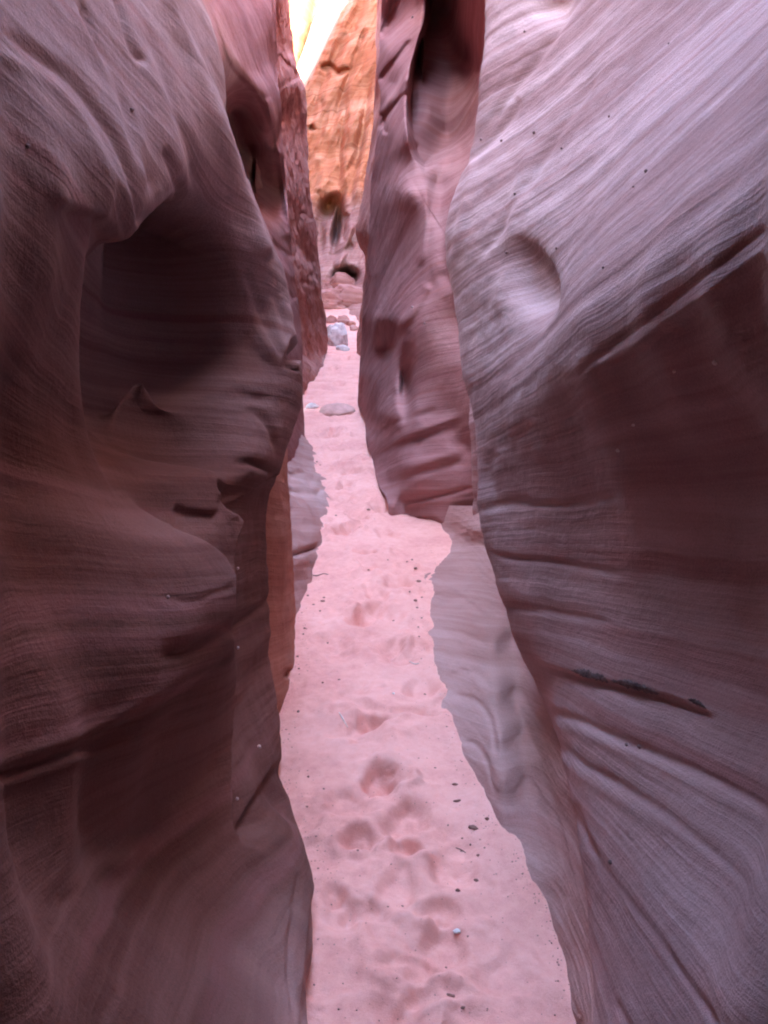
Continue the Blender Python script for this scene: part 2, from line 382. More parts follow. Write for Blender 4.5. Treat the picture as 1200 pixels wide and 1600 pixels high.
R1_feats = [
    ledge([(797, 366), (828, 382), (850, 408), (863, 440), (864, 478), (856, 505)], 9, 14, 50, side=1, e=.3), blob(826, 436, 34, 58, 26, -18, 3),
    groove([(835, 215), (812, 300), (798, 360), (790, 420), (772, 500)], -7, 11),
    blob(862, -5, 32, 34, 26), groove([(885, 0), (872, 40), (850, 75), (800, 140), (760, 205)], 5, 7),
    groove([(790, 150), (806, 165), (770, 215), (720, 262), (700, 312)], 5, 6),
    groove([(1200, 352), (1120, 415), (1050, 468), (985, 520), (930, 560), (880, 600)], 5, 6, .05),
    groove([(1200, 385), (1120, 447), (1050, 497), (985, 545), (930, 575)], -5, 6, .05),
    groove([(1200, 412), (1120, 470), (1050, 520), (985, 565)], 4, 6, .05),
    ledge([(1500, 200), (1300, 345), (1200, 412), (1120, 470), (1000, 540), (930, 577), (880, 610), (820, 652), (765, 690)], 5, 40, 120, side=-1, e=.03),
    blob(905, 540, 22, 26, 4),
    groove([(850, 1108), (900, 1125), (990, 1165), (1110, 1215), (1220, 1275)], 5, 7, .1),
    groove([(850, 1130), (900, 1142), (990, 1182), (1110, 1236), (1220, 1296)], -2, 8, .1),
    groove([(860, 1150), (905, 1190), (960, 1222), (1060, 1285), (1180, 1390)], 4, 7, .1),
    groove([(862, 1172), (905, 1212), (960, 1246), (1060, 1306)], -2, 8, .1),
    groove([(890, 1250), (925, 1335), (985, 1412), (1040, 1480), (1125, 1610)], 8, 6, .06),
    groove([(905, 1320), (942, 1360), (1000, 1430), (1050, 1490), (1100, 1570)], -5, 6, .1),
    groove([(960, 1560), (985, 1610), (1010, 1660)], 4, 7),
    ledge([(825, 1032), (880, 1048), (930, 1062), (1000, 1078), (1060, 1098), (1130, 1125)], 10, 8, 26, side=1),
    groove([(755, 862), (800, 872), (880, 880), (980, 900)], 4, 5), groove([(770, 950), (850, 955), (960, 975)], 4, 7),
    groove([(745, 800), (800, 785), (870, 790), (980, 775)], 4, 7), groove([(770, 700), (762, 740), (775, 775), (770, 800)], 5, 9),
    groove([(960, 700), (985, 800), (1000, 900)], -5, 22), blob(1120, 880, 90, 200, 12),
    groove([(705, 445), (750, 400), (800, 330), (860, 230), (950, 90)], 4, 7),
    groove([(738, 240), (732, 300), (718, 370), (706, 440)], -5, 8),
]
wall_r1, f_r1 = canyon_wall(1, R1_ctrl, R1_ridge, np.r_[k_inv(np.linspace(k_fn(-3.4), k_fn(.5), 40))[:-1], yspace(.5, 5.2, 470)], R1_feats, H=7.0,
                            flare=lambda y: -.20 + .26*sstep((y-.4)/1.0), nzf=430, strat=.0048, rough=.007, mat=M_WALL, close=1, lam=6e-3)  # out of view overhead the wall is leaned shut to darken the near rock
tag(wall_r1, 'big near rock wall on the right, pale and streaked above, dark undercut below', 'canyon wall', 'canyon walls', 'thing')

# --- low pale shelf between that wall and the sand
def gp(u, v, z=0.0): x, y, _ = G(u, v); return (x, y, z, 0)
def zp(u, v, z): return (u, v, GA(u, v, z))
S_edge = [(690, 800), (688, 821), (701, 848), (677, 885), (670, 920), (667, 1000), (690, 1100), (720, 1180), (765, 1275), (777, 1303), (830, 1378), (865, 1430), (888, 1500), (905, 1600), (925, 1720)]
S_pts = [zp(u, v, 0) for u, v in S_edge[1:]] + [zp(u-28, v, -.05) for u, v in S_edge[1::2]] + [zp(*q) for q in [(748, 850, .17), (765, 920, .17), (775, 1000, .155), (780, 1080, .135), (783, 1150, .115), (785, 1220, .09), (784, 1275, .035),
         (715, 900, .07), (715, 1000, .07), (735, 1080, .07), (750, 1150, .06), (765, 1220, .045), (800, 1000, .11), (806, 1080, .08), (812, 1150, .055), (820, 1220, .035), (830, 1280, .03), (855, 1280, .055), (890, 1280, .14), (865, 1400, .025), (885, 1400, .08), (902, 1400, .15),
         (896, 1480, .05), (912, 1480, .12), (910, 1600, .03), (924, 1600, .12), (740, 830, .22), (720, 838, .08), (840, 1000, .22), (850, 1080, .2), (870, 1150, .2), (885, 1220, .2), (790, 900, .26), (780, 840, .3)]]
S_feats = [groove([(668, 925), (720, 935), (760, 965)], 6, 6), groove([(672, 985), (720, 990), (765, 1010)], 6, 5), groove([(690, 1060), (740, 1050), (772, 1080)], 7, 7), groove([(672, 955), (720, 962), (765, 985)], -5, 6),
           groove([(700, 1085), (745, 1095), (768, 1130), (776, 1190)], 9, 5), groove([(715, 1160), (745, 1165), (765, 1200), (776, 1250)], 9, 5), groove([(795, 1085), (835, 1160), (868, 1260), (890, 1380)], 6, 8), groove([(740, 830), (700, 850), (690, 870)], 5, 5)]
S_feats = [(lambda g: (lambda U, V: 1.1*g(U, V)))(g) for g in S_feats]
def shelf(pts, edge, left, right, v0, v1, nv, nu, feats, mat, name, strat=.004, rough=.003, side=1):
    f = RBF2(pts); vv = np.linspace(v1, v0, nv); e = np.array(edge, float)
    ul = np.interp(vv, e[:, 1], e[:, 0]) + left; rr_ = np.array(right, float); ur = np.interp(vv, rr_[:, 1], rr_[:, 0])
    t = np.linspace(0, 1, nu); V = np.repeat(vv[None, :], nu, 0); U = ul[None, :] + (ur-ul)[None, :]*t[:, None]
    A = f(U, V)
    for g in feats: A = A + g(U, V)*A/F
    x, y, z = ray(U, V); X, Y, Z = x*A, y*A, CAMZ + z*A
    nn = normals(X, Y, Z, 1); nn = nn*np.where(nn[..., 2:3] < 0, -1, 1)
    D = strat*strata(X, Y, Z*2) + rough*fbm(X*5, Y*4, Z*5, 5, .55)
    return grid_mesh(name, X + nn[..., 0]*D, Y + nn[..., 1]*D, Z + nn[..., 2]*D, mat)
wall_s = shelf(S_pts, S_edge, -22, [(790, 780), (800, 850), (840, 1000), (880, 1110), (905, 1200), (925, 1280), (945, 1480), (965, 1720)], 790, 1720, 420, 170, S_feats, M_SKIRT, 'rock_shelf')
wall_s.name = 'rock_shelf'
tag(wall_s, 'low pale blue-grey rock shelf at the sand edge, under the near right wall', 'rock shelf', None, 'thing')

# --- middle fin on the right
R2_ridge = [(600, -240, 8.2), (597, -60, 8.2), (595, 0, 8.2), (592, 75, 8.3), (588, 112, 8.4), (595, 150, 8.2), (592, 180, 8.4), (586, 240, 8.6), (581, 275, 8.8), (578, 320, 9), (576, 370, 9.2), (573, 420, 9.5),
            (568, 470, 10), (565, 520, 10.4), (562, 570, 10.8), (559, 625, 11.2), (561, 640, 11.1), (571, 660, 10.0), (572, 690, 9.0), (582, 720, 8.15), (592, 760, 7.12), (605, 790, 6.5), (606, 900, 6.3)]
R2_pts = ga((635, 803), (690, 822), (740, 835)) + [(640, 300, 6.6), (690, 400, 6.1), (640, 500, 6.45), (600, 500, 7.6), (640, 620, 6.5), (700, 640, 6.1), (735, 700, 5.95), (650, 770, 6.28), (600, 650, 7.3), (585, 600, 8.6), (720, 780, 5.98), (740, 500, 5.85), (740, 300, 5.9),
          (615, 300, 7.2), (615, 240, 7.4), (615, 130, 7.9), (640, 210, 6.9), (640, 130, 7.3), (655, 50, 7.6), (615, 30, 8.2), (690, 100, 7.75), (700, 210, 7.5), (740, 100, 7.5), (790, 0, 5.2), (790, 100, 5.0), (790, 400, 4.7), (790, 700, 4.6), (680, 290, 6.75), (680, 350, 6.35), (690, 10, 7.7), (700, -60, 6.85), (665, -60, 7.2), (745, -60, 6.0), (700, -200, 5.2), (640, -200, 6.2), (760, -200, 4.6), (600, -200, 8.0), (650, 690, 6.36), (700, 700, 6.06), (620, 720, 6.6), (600, 720, 7.3), (610, 770, 6.6)]  # rows above the frame jut out as an added brow shading the hollow
R2_feats = [
    ledge([(676, -70), (668, 20), (655, 70), (642, 120), (638, 180), (646, 235), (668, 268)], 110, 12, 75, side=-1, e=.04), groove([(664, -60), (658, 50), (638, 115), (634, 180), (642, 235)], -26, 8, .05),
    ledge([(560, 296), (600, 262), (622, 245), (650, 232)], 26, 34, 80, side=1, e=.3),
    groove([(668, 275), (664, 330), (658, 420)], -14, 7), groove([(682, 262), (690, 300), (694, 380), (706, 460)], 26, 14),
    blob(602, 538, 14, 26, 120, 12), groove([(590, 480), (584, 530), (578, 600)], -30, 6), blob(634, 605, 11, 42, 90), groove([(672, 440), (645, 488), (620, 512)], -16, 8), groove([(640, 520), (622, 560), (618, 620)], -14, 8),
    blob(567, 612, 4, 18, 60), blob(605, 755, 8, 18, 14), blob(628, 785, 9, 12, 14), groove([(575, 690), (620, 660), (690, 640)], 7, 7), groove([(582, 715), (640, 690), (725, 660)], 8, 7),
    groove([(588, 702), (650, 675), (725, 648)], -8, 8), groove([(600, 742), (660, 722), (740, 700)], -6, 8), groove([(600, 762), (660, 738), (735, 718)], 7, 6), groove([(625, 785), (680, 775), (745, 760)], 10, 4),
    groove([(592, 60), (606, 35), (622, -10)], 18, 6), groove([(590, 130), (618, 95), (645, 60)], 16, 5), groove([(588, 205), (618, 165), (640, 140)], 16, 4), groove([(592, 180), (615, 150), (640, 115)], -12, 5), groove([(598, 175), (604, 212)], 22, 4),
    groove([(640, 330), (610, 380), (585, 440)], -8, 10), groove([(700, 420), (660, 470), (640, 520)], 8, 10), groove([(632, 820), (670, 812), (695, 822)], 12, 4)]
wall_r2 = fin(1, R2_pts, R2_ridge, [(-60, 800), (300, 790), (900, 800)], -220, 900, 680, 300, R2_feats, M_MID, .003, .006, -.08, 7.0)
tag(wall_r2, 'smooth purple rock fin halfway along the passage, dark hollow near its top', 'canyon wall', 'canyon walls', 'thing')

# --- far fin on the right, pink
R3_ridge = [(590, -60, 17), (588, 60, 17), (586, 150, 17), (582, 205, 17.2), (575, 250, 17.4), (568, 290, 17.5), (560, 330, 17.6), (555, 362, 17.7), (560, 384, 17.8), (568, 400, 18), (568, 440, 18.3), (563, 500, 18.5), (558, 545, 18.8), (558, 700, 19)]
R3_feats = [groove([(592, 240), (576, 300), (566, 384)], 14, 4), groove([(584, 240), (570, 310), (562, 360)], -12, 3), blob(572, 392, 6, 14, 50)]
wall_r3 = fin(1, [(650, 0, 9), (650, 200, 9), (650, 400, 9.5), (650, 600, 9.5), (605, 100, 13), (600, 350, 13), (600, 500, 14)], R3_ridge, [(-60, 660), (700, 660)], -60, 700, 380, 90, R3_feats, M_RED, .006, .010, .05, 9.5)
tag(wall_r3, 'narrow pink rock edge far off, just left of the purple fin', 'canyon wall', 'canyon walls', 'thing')

# --- nearest wall on the left
L1_ridge = [(318, -60, 3.05), (325, 0, 3.05), (350, 60, 3.08), (362, 110, 3.1), (366, 190, 3.12), (385, 260, 3.15), (402, 320, 3.17), (425, 370, 3.2), (450, 430, 3.25), (465, 490, 3.3), (475, 550, 3.36),
            (478, 600, 3.4), (476, 640, 3.42), (463, 672, 3.42), (452, 700, 3.42), (440, 760, 3.42), (434, 800, 3.42), (433, 870, 3.42), (434, 950, 3.42), (435, 1020, 3.42), (440, 1070, 3.40), (444, 1105, 3.36)]
L1_ctrl = [(0, 0, 1.42), (0, 150, 1.26), (0, 300, 1.12), (150, 0, 1.95), (250, 0, 2.42), (150, 200, 1.68), (270, 385, 1.95), (200, 345, 1.66), (110, 325, 1.39), (340, 190, 2.68), (300, 110, 2.52), (220, 200, 2.02),
           (380, 320, 2.9), (410, 420, 2.97), (440, 540, 3.12), (300, 290, 2.3),
           (0, 420, 1.22), (0, 600, 1.42), (0, 800, 1.5), (0, 1100, 1.26), (0, 1215, 1.17), (0, 1320, 1.30), (0, 1600, 1.06),
           (120, 450, 1.66), (120, 700, 1.92), (120, 1000, 1.62), (120, 1165, 1.50), (120, 1290, 1.66), (120, 1450, 1.46), (120, 1600, 1.24),
           (240, 480, 2.66), (240, 650, 2.78), (240, 800, 2.35), (240, 950, 1.82), (240, 1065, 1.76), (240, 1170, 1.96), (240, 1300, 1.98), (240, 1450, 1.74), (240, 1600, 1.45),
           (310, 420, 2.8), (330, 520, 3.0), (340, 640, 2.78), (300, 750, 2.42), (350, 720, 2.62), (400, 700, 2.9), (400, 600, 3.02), (425, 740, 3.1), (300, 870, 1.98), (360, 860, 2.28), (300, 1000, 1.88), (360, 990, 2.16), (340, 1120, 2.24), (330, 1220, 2.3),
           (400, 1000, 2.9), (400, 1150, 2.72), (410, 900, 3.1), (370, 1250, 2.35), (330, 1400, 2.0), (330, 1600, 1.62),
           (430, 1260, 2.72), (440, 1180, 3.0), (425, 1400, 2.22), (395, 1500, 1.96), (400, 1600, 1.72), (435, 1600, 1.80),
           (456, 1230, 2.86), (470, 1290, 2.68), (485, 1340, 2.52), (491, 1385, 2.40), (488, 1450, 2.22), (479, 1520, 2.05), (471, 1600, 1.90), (465, 1700, 1.70)]
L1_ctrl += [(-.22, 2.2, -.05, 0), (-.21, 1.8, -.05, 0), (-.22, 1.4, -.05, 0), (-.34, 3.0, -.1, 0), (-.25, 2.55, -.08, 0)]
L1_ctrl += [(-.44, .7, .4, 0), (-.58, .8, .9, 0), (-.66, .8, 1.3, 0), (-.56, .7, 1.75, 0), (-.68, .8, 2.2, 0)]
L1_feats = [
    groove([(0, 40), (60, 85), (120, 135), (190, 225), (250, 318), (285, 352)], 7, 8, .08),
    groove([(-20, 75), (60, 120), (110, 165), (160, 240), (230, 318), (262, 380)], -4, 9, .1),
    groove([(120, -10), (150, 70), (190, 150), (215, 215), (255, 275), (272, 300)], 6, 7, .1),
    groove([(180, -20), (200, 50), (215, 85), (235, 100)], 7, 6), groove([(100, 0), (135, 60), (190, 145), (225, 220), (250, 300)], -4, 8),
    groove([(262, 225), (285, 262), (305, 300), (320, 335)], 7, 6), groove([(225, 30), (262, 120), (300, 220), (328, 310)], 4, 8),
    groove([(245, -20), (268, 30), (300, 90), (332, 165), (352, 225), (372, 285), (398, 350), (418, 410)], -9, 11, .05),
    ledge([(262, -30), (290, 40), (322, 100), (348, 170), (360, 215), (385, 285)], 14, 12, 45, side=-1, e=.06),
    ledge([(60, 300), (100, 318), (140, 335), (195, 350), (238, 382), (268, 394), (285, 368), (305, 335), (330, 310)], 26, 18, 80, side=1, e=.25),
    blob(256, 560, 84, 190, 185, 0, 2), blob(322, 440, 36, 85, 190, 0, 2.4),
    groove([(372, 400), (385, 450), (400, 500), (425, 545), (440, 572)], -7, 8), groove([(385, 420), (405, 470), (425, 515), (440, 548), (452, 560)], 7, 5),
    groove([(425, 450), (445, 500), (452, 540)], 4, 5), ledge([(380, 490), (395, 520), (425, 560), (442, 575)], 10, 10, 30, side=1, e=.3),
    ledge([(446, 575), (455, 545), (462, 530), (480, 560)], 24, 8, 70, side=1, e=.05),
    ledge([(372, 588), (392, 606), (412, 615), (432, 622)], 8, 9, 24, side=1, e=.35), groove([(378, 651), (392, 640), (410, 645), (430, 680), (437, 728)], 9, 5, .35),
    groove([(368, 708), (385, 718), (400, 722), (437, 738)], 11, 6, .35),
    groove([(372, 724), (390, 735), (410, 745), (432, 752)], -6, 8, .35), ledge([(345, 772), (372, 780), (400, 775), (436, 752)], 7, 8, 22, side=1),
    
    groove([(358, 760), (364, 785), (374, 812)], -5, 9),
    ledge([(292, 786), (315, 796), (352, 800)], 12, 6, 18, side=1), 
    ledge([(352, 740), (362, 790), (386, 812), (376, 850), (373, 900), (372, 1000), (371, 1100), (366, 1200), (370, 1310)], 38, 7, 55, side=-1, e=.06),
    groove([(250, 928), (300, 938), (340, 925), (374, 915)], 4, 4), groove([(378, 1000), (405, 962), (435, 930)], 8, 6), groove([(376, 960), (405, 945), (435, 938)], -4, 6), groove([(385, 1100), (400, 1040), (430, 970)], -5, 9),
    ledge([(255, 1012), (290, 1018), (330, 990), (372, 960)], 10, 10, 34, side=1), blob(285, 1012, 34, 14, 9, -15),
    groove([(-20, 1196), (80, 1165), (160, 1128), (240, 1085), (310, 1042), (370, 985)], -7, 12, .04), groove([(-20, 1216), (80, 1182), (160, 1150), (250, 1112), (310, 1075), (370, 1022)], 8, 8, .04),
    groove([(-20, 1235), (90, 1200), (170, 1168), (260, 1130), (340, 1095)], -5, 8, .06), 
    groove([(120, 1360), (200, 1340), (290, 1290), (350, 1200)], -5, 14), groove([(60, 1420), (150, 1390), (260, 1340)], 4, 16),
    blob(400, 1120, 10, 60, 8, 12), groove([(408, 1080), (395, 1150), (383, 1220), (372, 1290)], -5, 8), ledge([(445, 1180), (425, 1215), (395, 1270), (372, 1320)], 14, 10, 50, side=-1),
    groove([(468, 1355), (460, 1420), (452, 1500), (458, 1610)], 6, 4), groove([(462, 1400), (440, 1440), (415, 1500)], 4, 3),
    ledge([(491, 1380), (484, 1450), (476, 1530), (468, 1620)], 10, 5, 20, side=-1),
]
L1_feats = [(lambda g: (lambda U, V: 1.5*g(U, V)))(g) for g in L1_feats[:8]] + [(lambda g: (lambda U, V: .85*g(U, V)))(g) for g in L1_feats[8:]]
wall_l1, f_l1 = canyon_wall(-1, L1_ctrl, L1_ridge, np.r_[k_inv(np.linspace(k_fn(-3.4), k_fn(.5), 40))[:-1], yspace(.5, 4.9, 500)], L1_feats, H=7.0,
                            flare=lambda y: -.50 + .80*sstep((y-1.1)/1.3), nzf=460, strat=.005, rough=.007, mat=M_LEFT, close=1, lam=6e-3)  # same unseen overhead lean, stronger, added to shade the lower left wall
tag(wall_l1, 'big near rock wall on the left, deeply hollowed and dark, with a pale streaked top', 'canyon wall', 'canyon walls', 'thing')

# --- brown rib just behind it
LM_ridge = [(440, 600, 4.4), (450, 690, 4.45), (452, 740, 4.45), (455, 800, 4.5), (460, 870, 4.55), (463, 945, 4.6)]
LM_ctrl = [(430, 700, 3.7), (430, 850, 3.7), (430, 1000, 3.7), (445, 760, 4.1), (450, 900, 4.2), (452, 1000, 4.05)] + [gp(443, 1090), gp(450, 1070), gp(458, 1040), gp(461, 1000)] + [(-.52, 3.4, 1.4, 0), (-.55, 4.0, 2.0, 0), (-.5, 3.4, .6, 0)]
wall_lm, _ = canyon_wall(-1, LM_ctrl, LM_ridge, yspace(3.3, 6.0, 150), [groove([(449, 1060), (455, 1045)], 8, 5)], H=1.35, flare=.9, nzf=190, zcap=.95, strat=.004, rough=.005, mat=M_RIB, y0=3.3, plateau=1.5)
wall_lm.name = 'rock_rib'
tag(wall_lm, 'thin orange-brown rock rib seen edge-on behind the near left wall', 'rock rib', None, 'thing')

# --- low bench on the left beyond it
LB_ctrl = [gp(u, v) for u, v in [(470, 672), (480, 692), (490, 720), (499, 745), (505, 770), (507, 792), (499, 830), (497, 850), (482, 900), (472, 935)]] + \
          [(455, 690, 8.2), (455, 720, 7.4), (460, 770, 6.35), (465, 820, 5.55), (462, 880, 4.85), (475, 740, 7.1), (482, 790, 6.1), (480, 850, 5.3)] + [(-.95, 8, .8, 0), (-.9, 6, .7, 0), (-.8, 4.5, .6, 0)]
LB_feats = [groove([(450, 765), (480, 768), (505, 772)], 6, 5), ledge([(450, 735), (475, 733), (500, 745)], 7, 5, 14, side=1), groove([(460, 866), (485, 858), (498, 852)], 9, 4, .1), blob(470, 900, 8, 14, 7)]
wall_lb, _ = canyon_wall(-1, LB_ctrl, [], yspace(3.8, 11, 200), LB_feats, H=.9, flare=.6, nzf=120, zb=-.15, zcap=.6, strat=.008, rough=.012, mat=M_SKIRT, y0=3.8, plateau=.8)
wall_lb.name = 'rock_shelf'
tag(wall_lb, 'low pinkish layered rock shelf at the left edge of the sand, beyond the brown rib', 'rock shelf', None, 'thing')

# --- middle wall on the left
L2_ridge = [(428, -60, 8.0), (430, 0, 8.0), (434, 100, 8.1), (440, 200, 8.2), (444, 260, 8.3), (450, 330, 8.4), (457, 400, 8.5), (462, 450, 8.6), (468, 500, 8.8), (472, 560, 9.0), (474, 620, 9.2), (476, 680, 9.3), (470, 800, 8.8)]
L2_pts = [(345, -50, 5.4), (345, 20, 5.1), (380, -20, 6.6), (380, 60, 5.9), (420, 60, 7.4), (420, -20, 7.9), (360, 100, 5.2), (400, 145, 6.15), (425, 195, 7.0), (438, 240, 7.8), (362, 175, 7.2), (385, 225, 8.0), (408, 280, 8.4), (430, 330, 8.4), (350, 180, 6.6),
          (385, 300, 7.7), (410, 345, 7.2), (432, 385, 7.5), (405, 400, 6.2), (430, 420, 6.9), (445, 440, 7.5), (440, 480, 7.0), (455, 560, 7.6), (430, 600, 6.2), (440, 700, 6.5), (300, 50, 4.1), (300, 250, 4.1), (270, -20, 3.9), (340, 400, 4.6), (400, 500, 5.4), (400, 800, 5.2)]
L2_feats = [ledge([(322, -20), (340, 40), (358, 95), (376, 120), (400, 146), (424, 195), (437, 236)], 30, 10, 60, side=1, e=.2), groove([(340, -10), (358, 70), (384, 112), (410, 140), (432, 195)], -14, 7), groove([(418, 150), (432, 210), (444, 290), (456, 380)], -22, 5, .05),
            groove([(402, 322), (425, 342), (450, 374)], -16, 8), groove([(410, 370), (430, 385), (458, 405)], 20, 5), groove([(420, 396), (440, 416), (462, 440)], -14, 5), groove([(428, 440), (444, 455), (462, 470)], 18, 5), groove([(390, 20), (402, 80), (412, 130)], 8, 6),
            ledge([(424, -60), (427, 60), (433, 140)], 60, 4, 12, side=-1, e=.05)]
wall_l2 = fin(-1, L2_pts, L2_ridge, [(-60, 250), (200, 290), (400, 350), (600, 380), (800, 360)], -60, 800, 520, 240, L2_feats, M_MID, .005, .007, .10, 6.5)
tag(wall_l2, 'middle rock wall on the left, lit at the top with a deep dark hollow beneath', 'canyon wall', 'canyon walls', 'thing')

# --- far wall on the left, rusty
L3_ridge = [(450, -60, 16), (452, 0, 16), (457, 75, 16.2), (468, 115, 16.4), (476, 142, 16.6), (480, 175, 16.8), (481, 250, 17), (487, 312, 17.2), (495, 375, 17.5), (502, 440, 17.8), (505, 475, 18), (510, 525, 18.2), (510, 552, 18.2), (502, 575, 15.9), (492, 590, 14.7), (480, 608, 13.4), (468, 630, 12)]
L3_pts = [(430, 0, 9.6), (432, 150, 9.8), (440, 300, 10), (450, 450, 10.4), (455, 590, 11), (445, 60, 13.3), (450, 110, 12.2), (465, 130, 14.5), (450, 180, 12.8), (465, 250, 14.2), (480, 400, 15.2), (490, 500, 16), (470, 320, 14), (490, 560, 15.6), (400, 300, 8), (400, 0, 8), (410, 600, 8.5)]
L3_feats = [ledge([(433, 82), (450, 97), (468, 124)], 40, 5, 40, side=1, e=.1), groove([(433, 76), (450, 92), (470, 118)], -16, 5), groove([(445, 190), (455, 250), (470, 310), (480, 380)], -30, 5), groove([(455, 400), (475, 420), (490, 460)], -26, 5), groove([(450, 300), (470, 380), (485, 420)], 30, 5),
            blob(472, 210, 8, 34, 40), groove([(465, 440), (485, 445), (500, 470)], 26, 4), groove([(470, 330), (486, 345)], 20, 4), blob(470, 475, 6, 10, 40), blob(486, 430, 5, 7, 30)]
wall_l3 = fin(-1, L3_pts, L3_ridge, [(-60, 395), (700, 410)], -60, 630, 420, 150, L3_feats, M_RED, .006, .016, .06, 9.5, rough_f=1.6)
tag(wall_l3, 'rusty red rock wall far along on the left, rough and knobbly', 'canyon wall', 'canyon walls', 'thing')

# --- end of the passage: orange wall, and the sunlit wall beyond it
def end_wall(u0, u1, v0, v1, nu, nv, depth, feats, mat, edge=None, strat=.06, rough=.15):
    uu = np.linspace(u0, u1, nu); vv = np.linspace(v1, v0, nv); U, V = np.meshgrid(uu, vv, indexing='ij')
    A = depth(U, V)
    if edge is not None:
        d, s, _ = pl(U, V, smooth_pts(edge)); s = s*d
        A = A + np.minimum((np.maximum(s, 0)/6.0)*2.2, 18.0)
    for g in feats: A = A + g(U, V)*A/F
    x, y, z = ray(U, V); X, Y, Z = x*A, y*A, CAMZ + z*A
    b = bed(X*.6, Y*.2, Z)
    c_ = X*.87 - Z*.5; e_ = X*.5 + Z*.87      # joints run steeply down to the left
    Y = Y + strat*2*fbm(c_*3.2, e_*.55, X*0+3, 4, .6) + rough*fbm(c_*1.6, e_*.9, Y*.2, 5)
    return grid_mesh('canyon_wall', X, Y, Z, mat, flip=True)
B1_edge = [(560, -160), (548, -20), (535, 15), (520, 45), (508, 75), (494, 108), (478, 135), (466, 150), (430, 165)]
B1_feats = [blob(514, 322, 13, 20, 60, 25), blob(526, 352, 7, 34, 60, 8), groove([(503, 312), (515, 302), (532, 296)], -26, 6), blob(541, 434, 17, 12, 40), groove([(552, 345), (543, 375), (533, 405), (528, 425)], -34, 6), groove([(540, 330), (536, 380)], 30, 5),
            groove([(498, 240), (506, 275), (500, 305)], -20, 9), groove([(500, 112), (515, 102), (528, 114), (548, 106)], 26, 4), groove([(482, 195), (505, 130), (540, 50)], 14, 6), groove([(520, 190), (545, 120), (572, 40)], 14, 5), groove([(545, 330), (560, 240), (580, 120)], 16, 5),
            groove([(530, 300), (532, 220), (545, 150)], 16, 5), groove([(552, 320), (570, 240), (586, 150)], -18, 7), groove([(505, 220), (520, 160), (550, 90)], -12, 7), groove([(538, 300), (545, 240), (566, 160)], -14, 6), groove([(484, 196), (490, 205)], 30, 4),
            groove([(512, 402), (532, 396), (552, 380)], 20, 5), groove([(505, 450), (530, 455), (560, 475)], -14, 12)]
B1_feats = [(lambda g: (lambda U, V: .7*g(U, V)))(g) for g in B1_feats] + [blob(541, 432, 17, 13, 90, 0, 3), blob(515, 322, 12, 18, 45, 25, 3), blob(527, 352, 6, 34, 55, 8, 3), blob(500, 372, 9, 30, 25)]
wall_b1 = end_wall(400, 660, -200, 540, 260, 420, lambda U, V: 27.0 + .012*(600-U) - .006*(np.maximum(V-250, 0)) - .012*(np.maximum(V-380, 0)) - np.maximum(V-470, 0)*.03, B1_feats, M_FAR, B1_edge)
tag(wall_b1, 'rough orange rock wall closing the far end of the passage', 'canyon wall', 'canyon walls', 'thing')
wall_b2 = end_wall(330, 640, -500, 300, 120, 160, lambda U, V: 40 + .02*(U-480), [groove([(500, -60), (490, 40), (470, 120)], 20, 10), groove([(520, -60), (500, 60)], -18, 10)], M_GOLD, None, .04, .08)
tag(wall_b2, 'sunlit golden rock wall glaring above the orange one', 'canyon wall', 'canyon walls', 'thing')

# unseen side walls beyond the last bend, added to shade the end wall
shade_wall_r, _ = canyon_wall(1, [(1.3, 22, 1, 0), (1.0, 30, 1, 0), (1.2, 44, 1, 0), (1.6, 22, 9, 0), (1.4, 30, 9, 0), (1.5, 44, 9, 0)], [], np.linspace(21, 46, 90), [], H=18.0, flare=-.10, nzf=120, zcap=9.5, strat=.03, rough=.08, mat=M_FAR, y0=21)
tag(shade_wall_r, 'unseen rock wall added at the right of the far end to cut its light, hidden by the purple fin', 'canyon wall', 'canyon walls', 'thing')
shade_wall_l, _ = canyon_wall(-1, [(-3.1, 19, 1, 0), (-3.2, 25, 1, 0), (-3.3, 30, 1, 0), (-8, 33, 1, 0), (-8.2, 46, 1, 0), (-3.1, 19, 9, 0), (-3.2, 25, 9, 0), (-3.3, 30, 9, 0), (-8, 33, 9, 0), (-8, 46, 9, 0)], [], np.linspace(18.5, 46, 120), [], H=np.interp(np.linspace(18.5, 46, 120), [18, 31, 33, 46], [19, 19, 10, 10]), flare=lambda y: -.2 + .2*sstep((y-30)/3), nzf=120, zcap=9.5, strat=.03, rough=.08, mat=M_FAR, y0=18)
tag(shade_wall_l, 'unseen rock wall added at the left of the far end to block the sun, behind the rusty wall', 'canyon wall', 'canyon walls', 'thing')

